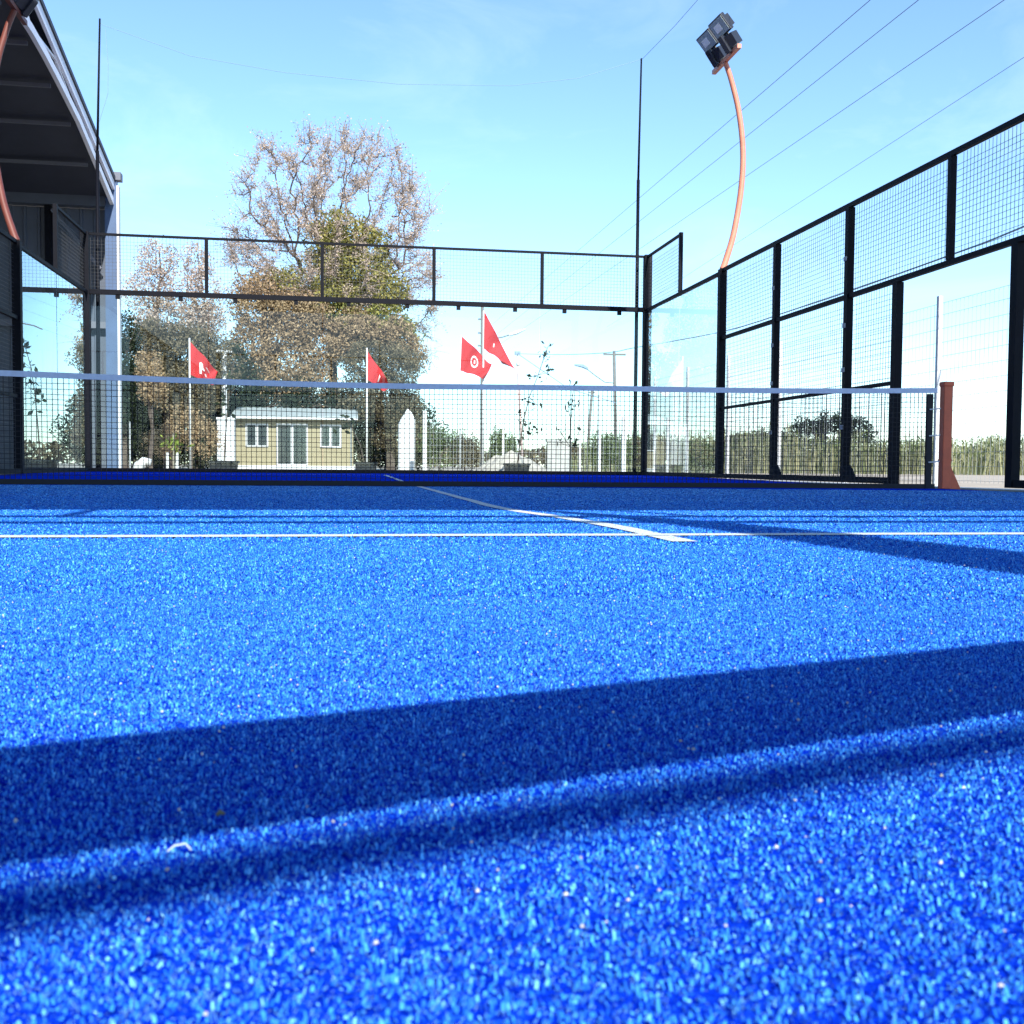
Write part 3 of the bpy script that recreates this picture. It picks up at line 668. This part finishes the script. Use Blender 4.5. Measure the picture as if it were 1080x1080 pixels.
# ------------------------------------------------------------------ trees
def limb(b, p, q, r0, r1, wob=.12, n=5):
    P = []; L = (Vector(q)-Vector(p)).length
    for k in range(n+1):
        t = k/n; v_ = Vector(p).lerp(Vector(q), t)
        if 0 < k < n: v_ += Vector([random.gauss(0,wob*L*.3) for _ in range(3)])
        P.append(v_)
    b.tube(P, [r0+(r1-r0)*k/n for k in range(n+1)], 5); return P
def crown_pts(blobs, n, lump=.45, hollow=.35):
    w = np.array([b[3]*b[4]*b[5] for b in blobs]); w = w/w.sum(); out = []
    for (cx,cy,cz,rx,ry,rz_), q in zip(blobs, w):
        m = int(n*q); d = rng.normal(size=(m,3)); d /= np.linalg.norm(d,axis=1)[:,None]; rr = (hollow+(1-hollow)*rng.random(m)**.55)
        lum = np.array([1+lump*noise.noise(Vector((float(a)*2.2+cx,float(b_)*2.2+cz,float(c_)*2.2))) for a, b_, c_ in d])
        out.append(d*(rr*lum)[:,None]*[rx,ry,rz_]+[cx,cy,cz])
    P = np.concatenate(out)
    # knock out gaps with a coarse noise so that what is behind shows through
    k = np.array([noise.noise(Vector(p)*.9) for p in P]); return P[k > -.24-.12*rng.random(len(P))]
def blob_tree(name, label, x, y, h, blobs, n, ls, m, trunk=.18, base=0, cat='tree', group=None, bark='bark', nb=3):
    T = thing(name, label, cat, (x,y,-.1), group)
    b = MB(); top = max(q[2] for q in blobs); p0 = (x,y,-.1); p1 = (x+random.gauss(0,.1), y, max(.3,top*.6)); limb(b, p0, p1, trunk, trunk*.6, .04)
    for q in blobs:
        s_ = Vector(p0).lerp(Vector(p1), random.uniform(.45,1)); e = (q[0],q[1],q[2]+q[5]*.4); P = limb(b, s_, e, trunk*.45, trunk*.1, .15)
        for _ in range(nb):
            d = Vector([random.gauss(0,1) for _ in range(3)]).normalized(); limb(b, P[3], (q[0]+d.x*q[3]*.95,q[1]+d.y*q[4]*.9,q[2]+abs(d.z)*q[5]*.95), trunk*.14, trunk*.04, .15, 4)
    b.build('trunk', M[bark], T)
    quads('crown', leaf_quads(crown_pts(blobs, int(n*1.9)), ls*.7), M[m], T)
    return T

# the big half-bare tree: space colonisation for its limbs
def colonise(root, trunk_top, att, step=.4, kill=.7, infl=3.2, it=90):
    nodes = [np.array(root)]; par = [-1]
    d = np.array(trunk_top)-nodes[0]; L = np.linalg.norm(d); k = int(L/step)
    for i in range(1, k+1): nodes.append(nodes[0]+d*i/k+rng.normal(size=3)*.04); par.append(len(nodes)-2)
    nodes = list(nodes); A = att.copy()
    for _ in range(it):
        if len(A) == 0: break
        Nn = np.array(nodes); D = np.linalg.norm(A[:,None]-Nn[None], axis=2); near_ = D.argmin(1); dm = D.min(1); ok = dm < (infl if _ > 3 else 9)
        grow = {}
        for a, i, o in zip(A, near_, ok):
            if o: v_ = a-Nn[i]; grow.setdefault(i, []).append(v_/np.linalg.norm(v_))
        if not grow: break
        for i, vs in grow.items():
            v_ = np.mean(vs, 0)+rng.normal(size=3)*.22; nrm_ = np.linalg.norm(v_)
            if nrm_ < 1e-3: continue
            nodes.append(Nn[i]+v_/nrm_*step); par.append(i)
        Nn = np.array(nodes[len(Nn):]); D = np.linalg.norm(A[:,None]-Nn[None], axis=2).min(1); A = A[D > kill]
        if len(nodes) > 2600: break
    return np.array(nodes), par
T = thing('big_tree', 'tall half-bare tree with spreading branches behind the cream cabin', 'tree', (-.6,50,-.1))
att = []
while len(att) < 950:
    p = rng.uniform([-7.3,45.5,7.5],[5.0,54.5,19.3]); q = ((p[0]+1.1)/6.0)**2+((p[1]-50)/4.6)**2+((p[2]-12.4)/6.8)**2
    if .12 < q < 1 and noise.noise(Vector(p)*.45) > -.22: att.append(p)
att = np.array(att)
extra = np.stack([rng.uniform(1.5,4.7,90), rng.uniform(48,52,90), rng.uniform(6.2,12,90)],1); att = np.concatenate([att, extra])
nd, pr = colonise((-.6,50,-.1), (-1.3,50,9.0), att)
ch = np.zeros(len(nd)); 
for i in range(len(nd)-1, 0, -1): ch[i] += 1 if ch[i] == 0 else 0; ch[pr[i]] += ch[i]
b = MB()
for i in range(1, len(nd)):
    r0 = .018*max(1,ch[pr[i]])**.47; r1 = .018*max(1,ch[i])**.47; b.tube([nd[pr[i]], nd[i]], [min(r0,.42), min(r1,.42)], 5, False)
tips = nd[ch <= 3]; b.build('trunk', M['bark'], T); tw = MB(); cen = []                     # fine twigs and the last dry leaves
for p in tips:
    out = p-np.array([-1,50,10]); out /= np.linalg.norm(out)
    for _ in range(6):
        d = out*.7+rng.normal(size=3)*.6; L = rng.uniform(.35,.8); e = p+d*L; tw.tube([p, p+d*L*.5+rng.normal(size=3)*.05, e], [.016,.012,.006], 3, False)
        if rng.random() < (.62 if p[2] > 11 or p[0] < 0 else .35):
            for t_ in rng.random(17 if p[2] > 10.5 else 26): cen.append(p+d*L*t_*1.1+rng.normal(size=3)*.12)
tw.build('twig_crown', M['twig'], T)
quads('dry_leaves', leaf_quads(np.array(cen), .055), M['l_pink'], T)
ivy = [(-.6,49.4,12.6,1.5,1.2,1.2),(.9,49.4,11.8,1.3,1.2,1.1),(-1.3,49.5,11.3,1.5,1.4,1.7),(.3,49.5,10.6,1.9,1.6,1.5),(1.6,49.6,9.4,1.7,1.4,1.3),(-3.6,49.4,9.6,1.8,1.4,1.0),(-1.3,49.3,8.9,2.2,1.5,1.5),(.8,49.3,7.8,2.2,1.5,1.6),(2.4,49.5,7.2,1.3,1.2,1.2)]
quads('ivy_foliage', leaf_quads(crown_pts(ivy, 36000, hollow=.2)+np.array([0,-1.6,0]), .09), M['l_olive'], T)
blob_tree('tan_tree', 'bushy tan leafed tree in front of the big bare tree, left side', -4.6, 47, 9, [(-5.0,47,8.9,1.5,1.4,1.3),(-2.6,46.6,7.9,1.6,1.2,1.4),(-4.9,47,8.2,1.6,1.5,1.5),(-3.3,47,7.6,1.9,1.6,1.6),(-5.2,47,6.2,1.5,1.5,1.6),(-3.4,47,5.4,2.2,1.7,2.0),(-1.8,47.2,6.5,1.3,1.3,1.5),(-4.4,47,3.7,2.0,1.6,1.6),(-2.2,47,3.9,1.8,1.5,1.6)], 24000, .11, 'l_tan', .3)
blob_tree('tan_tree', 'tan and grey crown in front of the big tree, right of the cabin', .9, 47, 8, [(.2,47,7.3,1.5,1.4,1.1),(1.9,47,7.0,1.5,1.3,1.0),(2.9,47.2,6.0,1.0,1.0,.8),(-.4,47,6.4,1.3,1.2,1.0)], 11000, .11, 'l_tan', .25)
blob_tree('grey_green_tree', 'grey green tree behind the second red flag', 1.9, 45, 7, [(.6,45,5.3,1.3,1.2,1.2),(2.2,45,5.2,1.4,1.3,1.2),(1.6,45,3.6,1.8,1.4,1.4),(2.7,45,3.0,.9,.9,1.2),(.3,45,3.3,1.1,1.1,1.2),(2.4,45,1.7,1.4,1.2,1.1)], 17000, .09, 'l_grey', .25)
blob_tree('dry_tree', 'leftmost dry pinkish tree standing behind the upper mesh', -9.4, 44, 11, [(-9.3,44,10.0,1.1,1.0,1.1),(-9.6,44,8.4,1.4,1.2,1.3),(-8.9,44,7.0,1.4,1.2,1.2),(-10.1,44,6.4,1.1,1,1.1)], 6500, .085, 'l_pink', .25, group='dry trees on the left')
blob_tree('dry_tree', 'narrower dry pinkish tree to the right of the leftmost one', -7.5, 44.5, 11, [(-7.6,44.5,10.0,.8,.8,1.1),(-7.4,44.5,8.4,1.0,1.0,1.3),(-7.8,44.5,6.9,1.2,1.0,1.1),(-6.9,44.5,7.2,.8,.8,.9)], 5000, .085, 'l_pink', .22, group='dry trees on the left')
blob_tree('shade_tree', 'grey leafed tree below the dry crowns behind the leftmost flag', -8.6, 42, 7, [(-9.2,42,5.6,1.4,1.2,1.3),(-7.6,42,5.4,1.3,1.2,1.4),(-6.4,42.4,4.8,1.1,1.1,1.4),(-9.4,42,3.6,1.5,1.3,1.4),(-7.6,42,3.2,1.5,1.3,1.5)], 22000, .09, 'l_grey', .25)
blob_tree('dark_tree', 'dark green tree just right of the blue shed column', -10.2, 40, 7, [(-10.2,40,5.9,.8,.9,1.1),(-10.3,40,4.3,1.1,1.0,1.4),(-9.8,40,2.6,1.2,1.1,1.6)], 7000, .085, 'l_green', .2)
blob_tree('orange_shrub', 'orange tan leafed shrub beside the blue shed column', -8.4, 36, 5, [(-8.45,36,4.2,.55,.6,.8),(-8.3,36,3.3,.6,.6,.8)], 2200, .075, 'l_tan', .1)
blob_tree('dark_thicket', 'dark evergreen thicket under the trees on the left', -7.6, 43.2, 4, [(-9.6,43,1.6,1.5,1,1.7),(-7.6,43.2,2.0,1.6,1,2.2),(-5.6,45.8,2.2,1.8,1,2.3),(-3.0,46,2.4,2.2,.8,2.2),(-.2,46,2.2,2.0,.8,2.2),(-8.6,44,3.0,2.2,.9,2.6),(-6.2,45.5,3.6,1.6,.8,2.6),(-10.4,42,2.2,1.0,.9,2.6),(2.4,47,1.8,2.4,.8,2.2)], 52000, .11, 'l_green', .15, cat='thicket')
blob_tree('dry_bush', 'bare brown bush at the foot of the left trees', -7.2, 39, 3, [(-7.5,39,1.9,.9,.8,.9),(-6.6,39,1.3,.8,.7,.9),(-8.4,39,1.1,.9,.7,.7)], 2600, .07, 'l_tan', .08, cat='bush')
for i, (x, y, w, h_, mm, lb) in enumerate(((3.0,30,.9,1.6,'l_pale','pale green bush between the white fence post and the utility pole'),(4.0,30.5,.7,1.4,'l_grey','grey green bush to the left of the gravel mound'),
    (5.4,30,.6,1.5,'l_pale','pale green bush behind the gravel mound'),(7.9,31,1.0,1.15,'l_grey','low grey bush behind the concrete barrier'),(9.6,30,1.1,1.5,'l_pale','green bush left of the right mast'),(11.6,31,1.2,1.4,'l_grey','grey green bush seen through the right glass panel'),(13.6,31,1.1,1.25,'l_pale','pale green bush left of the right floodlight post'))):
    blob_tree('bush', lb, x, y, h_, [(x-.3*w,y,h_*.55,w*.6,.6,h_*.5),(x+.35*w,y,h_*.48,w*.6,.6,h_*.45)], 2600, .06, mm, .04, cat='bush', group='bushes beyond the far fence')
for x, y, s_, lb in ((38,70,1,'dark round tree above the reeds behind the right side wall'),(30.5,70,.62,'small dark tree above the reeds next to the right floodlight post'),(34.4,74,.7,'low dark tree left of the big one above the reeds')):
    blob_tree('field_tree', lb, x, y, 5*s_, [(x-1.6*s_,y,2.9*s_,1.9*s_,1.5,1.3*s_),(x+.6*s_,y,3.5*s_,2.0*s_,1.5,1.3*s_),(x+2.4*s_,y,3.0*s_,1.6*s_,1.5,1.5*s_)], 3600, .17, 'l_green', .2, group='trees beyond the reed field')

# reeds / crop field
n = 5200; x = rng.uniform(13,62,n); y = 38+rng.random(n)**1.4*24; h = rng.uniform(1.25,2.0,n)+.15*np.sin(x*.4)
h = h*np.array([1+.35*noise.noise(Vector((float(a)*.5,float(b_)*.3,0))) for a, b_ in zip(x, y)])
Q = []; Qg = []
for k in range(n):
    a = rng.random()*math.pi; w = .035; ux, uy = math.cos(a)*w, math.sin(a)*w; lx, ly = rng.normal()*.15, rng.normal()*.15
    Q.append([(x[k]-ux,y[k]-uy,-.1),(x[k]+ux,y[k]+uy,-.1),(x[k]+lx+ux*.4,y[k]+ly+uy*.4,h[k]),(x[k]+lx-ux*.4,y[k]+ly-uy*.4,h[k])])
    for _ in range(3):
        z = h[k]*rng.uniform(.2,.9); a = rng.random()*6.28; L = rng.uniform(.2,.4); c_, s_ = math.cos(a), math.sin(a)
        q = [(x[k]+lx*z/h[k],y[k],z),(x[k]+c_*L*.5-s_*.03,y[k]+s_*L*.5+c_*.03,z+.22),(x[k]+c_*L,y[k]+s_*L,z+rng.uniform(-.15,.2)),(x[k]+c_*L*.5+s_*.03,y[k]+s_*L*.5-c_*.03,z+.16)]
        (Qg if (z > h[k]*.6 or rng.random() < .2) else Q).append(q)
kind(quads('reed_field', np.array(Q), M['l_reed']), 'stuff', 'field of dry tan reeds beyond the right side fence', 'reeds')
kind(quads('reed_tops', np.array(Qg), M['l_pale']), 'stuff', 'green leafy tops of the reed field on the right', 'reeds')
n = 14000; x = rng.uniform(-120,220,n); y = 150+rng.random(n)*25; hh = 3.2+1.6*np.array([noise.noise(Vector((float(a)*.06,0,0))) for a in x]); P = np.stack([x,y,rng.random(n)**.8*hh], 1)
kind(quads('distant_woods', leaf_quads(P, .55), M['l_grey']), 'stuff', 'low line of distant grey green woods on the horizon', 'woods')

# ------------------------------------------------------------------ light, sky, camera
sun_dir = Vector((.12*math.cos(R(37)), -.9928*math.cos(R(37)), math.sin(R(37))))
sl_ = bpy.data.lights.new('sun', 'SUN'); sl_.energy = 5.0; sl_.angle = R(.53); sl_.color = (1,.955,.88)
so = bpy.data.objects.new('sun', sl_); C.objects.link(so); so.rotation_euler = sun_dir.to_track_quat('Z','Y').to_euler(); so.location = (0,-20,30)
W = bpy.data.worlds.new('World'); S.world = W; W.use_nodes = True; nt = W.node_tree; bg = nt.nodes['Background']
sky = nt.nodes.new('ShaderNodeTexSky'); sky.sky_type = 'NISHITA'; sky.sun_disc = False; sky.sun_elevation = R(37); sky.sun_rotation = math.atan2(.12,-.9928)
sky.air_density = 1.0; sky.dust_density = .25; sky.ozone_density = 1.5; sky.altitude = 100
tint = nt.nodes.new('ShaderNodeMix'); tint.data_type = 'RGBA'; tint.blend_type = 'MULTIPLY'; tint.inputs[0].default_value = 1; tint.inputs[7].default_value = (.78,.94,1.08,1)
nt.links.new(sky.outputs[0], tint.inputs[6]); 
tcw = nt.nodes.new('ShaderNodeTexCoord'); mpw = nt.nodes.new('ShaderNodeMapping'); mpw.inputs['Scale'].default_value = (1.0,1.0,3.2)
nw_ = nt.nodes.new('ShaderNodeTexNoise'); nw_.inputs['Scale'].default_value = 3.4; nw_.inputs['Detail'].default_value = 9; nw_.inputs['Roughness'].default_value = .62; nw_.inputs['Distortion'].default_value = .6
mrw = nt.nodes.new('ShaderNodeMapRange'); mrw.inputs[1].default_value = .52; mrw.inputs[2].default_value = .85; mrw.inputs[3].default_value = 0; mrw.inputs[4].default_value = .16
mxw = nt.nodes.new('ShaderNodeMix'); mxw.data_type = 'RGBA'; mxw.inputs[7].default_value = (6.5,7.2,7.8,1)
nt.links.new(tcw.outputs['Generated'], mpw.inputs[0]); nt.links.new(mpw.outputs[0], nw_.inputs['Vector']); nt.links.new(nw_.outputs['Fac'], mrw.inputs[0])
nt.links.new(mrw.outputs[0], mxw.inputs[0]); nt.links.new(tint.outputs[2], mxw.inputs[6]); nt.links.new(mxw.outputs[2], bg.inputs[0]); bg.inputs[1].default_value = .15

cd = bpy.data.cameras.new('camera'); co = bpy.data.objects.new('camera', cd); C.objects.link(co); S.camera = co
cd.sensor_width = 36; cd.lens = 36.81; cd.clip_start = .02; cd.clip_end = 3000
rt = Vector((.98675377,-.16203302,.00789241)); up = Vector((-7.17865e-04,.0442891698,.999018495)); fw = Vector((.16222353,.98579094,-.04358619))
m = Matrix((rt, up, -fw)).transposed().to_4x4(); m.translation = Vector((-.6854,-9.1854,.1513)); co.matrix_world = m
cd.dof.use_dof = True; cd.dof.focus_distance = 6; cd.dof.aperture_fstop = 36.81/1000/.0014
S.view_settings.view_transform = 'Standard'; S.view_settings.look = 'None'; S.view_settings.gamma = 1; S.view_settings.use_curve_mapping = False
S.view_settings.exposure = .88
S.render.engine = 'CYCLES'
S.cycles.transparent_max_bounces = 24
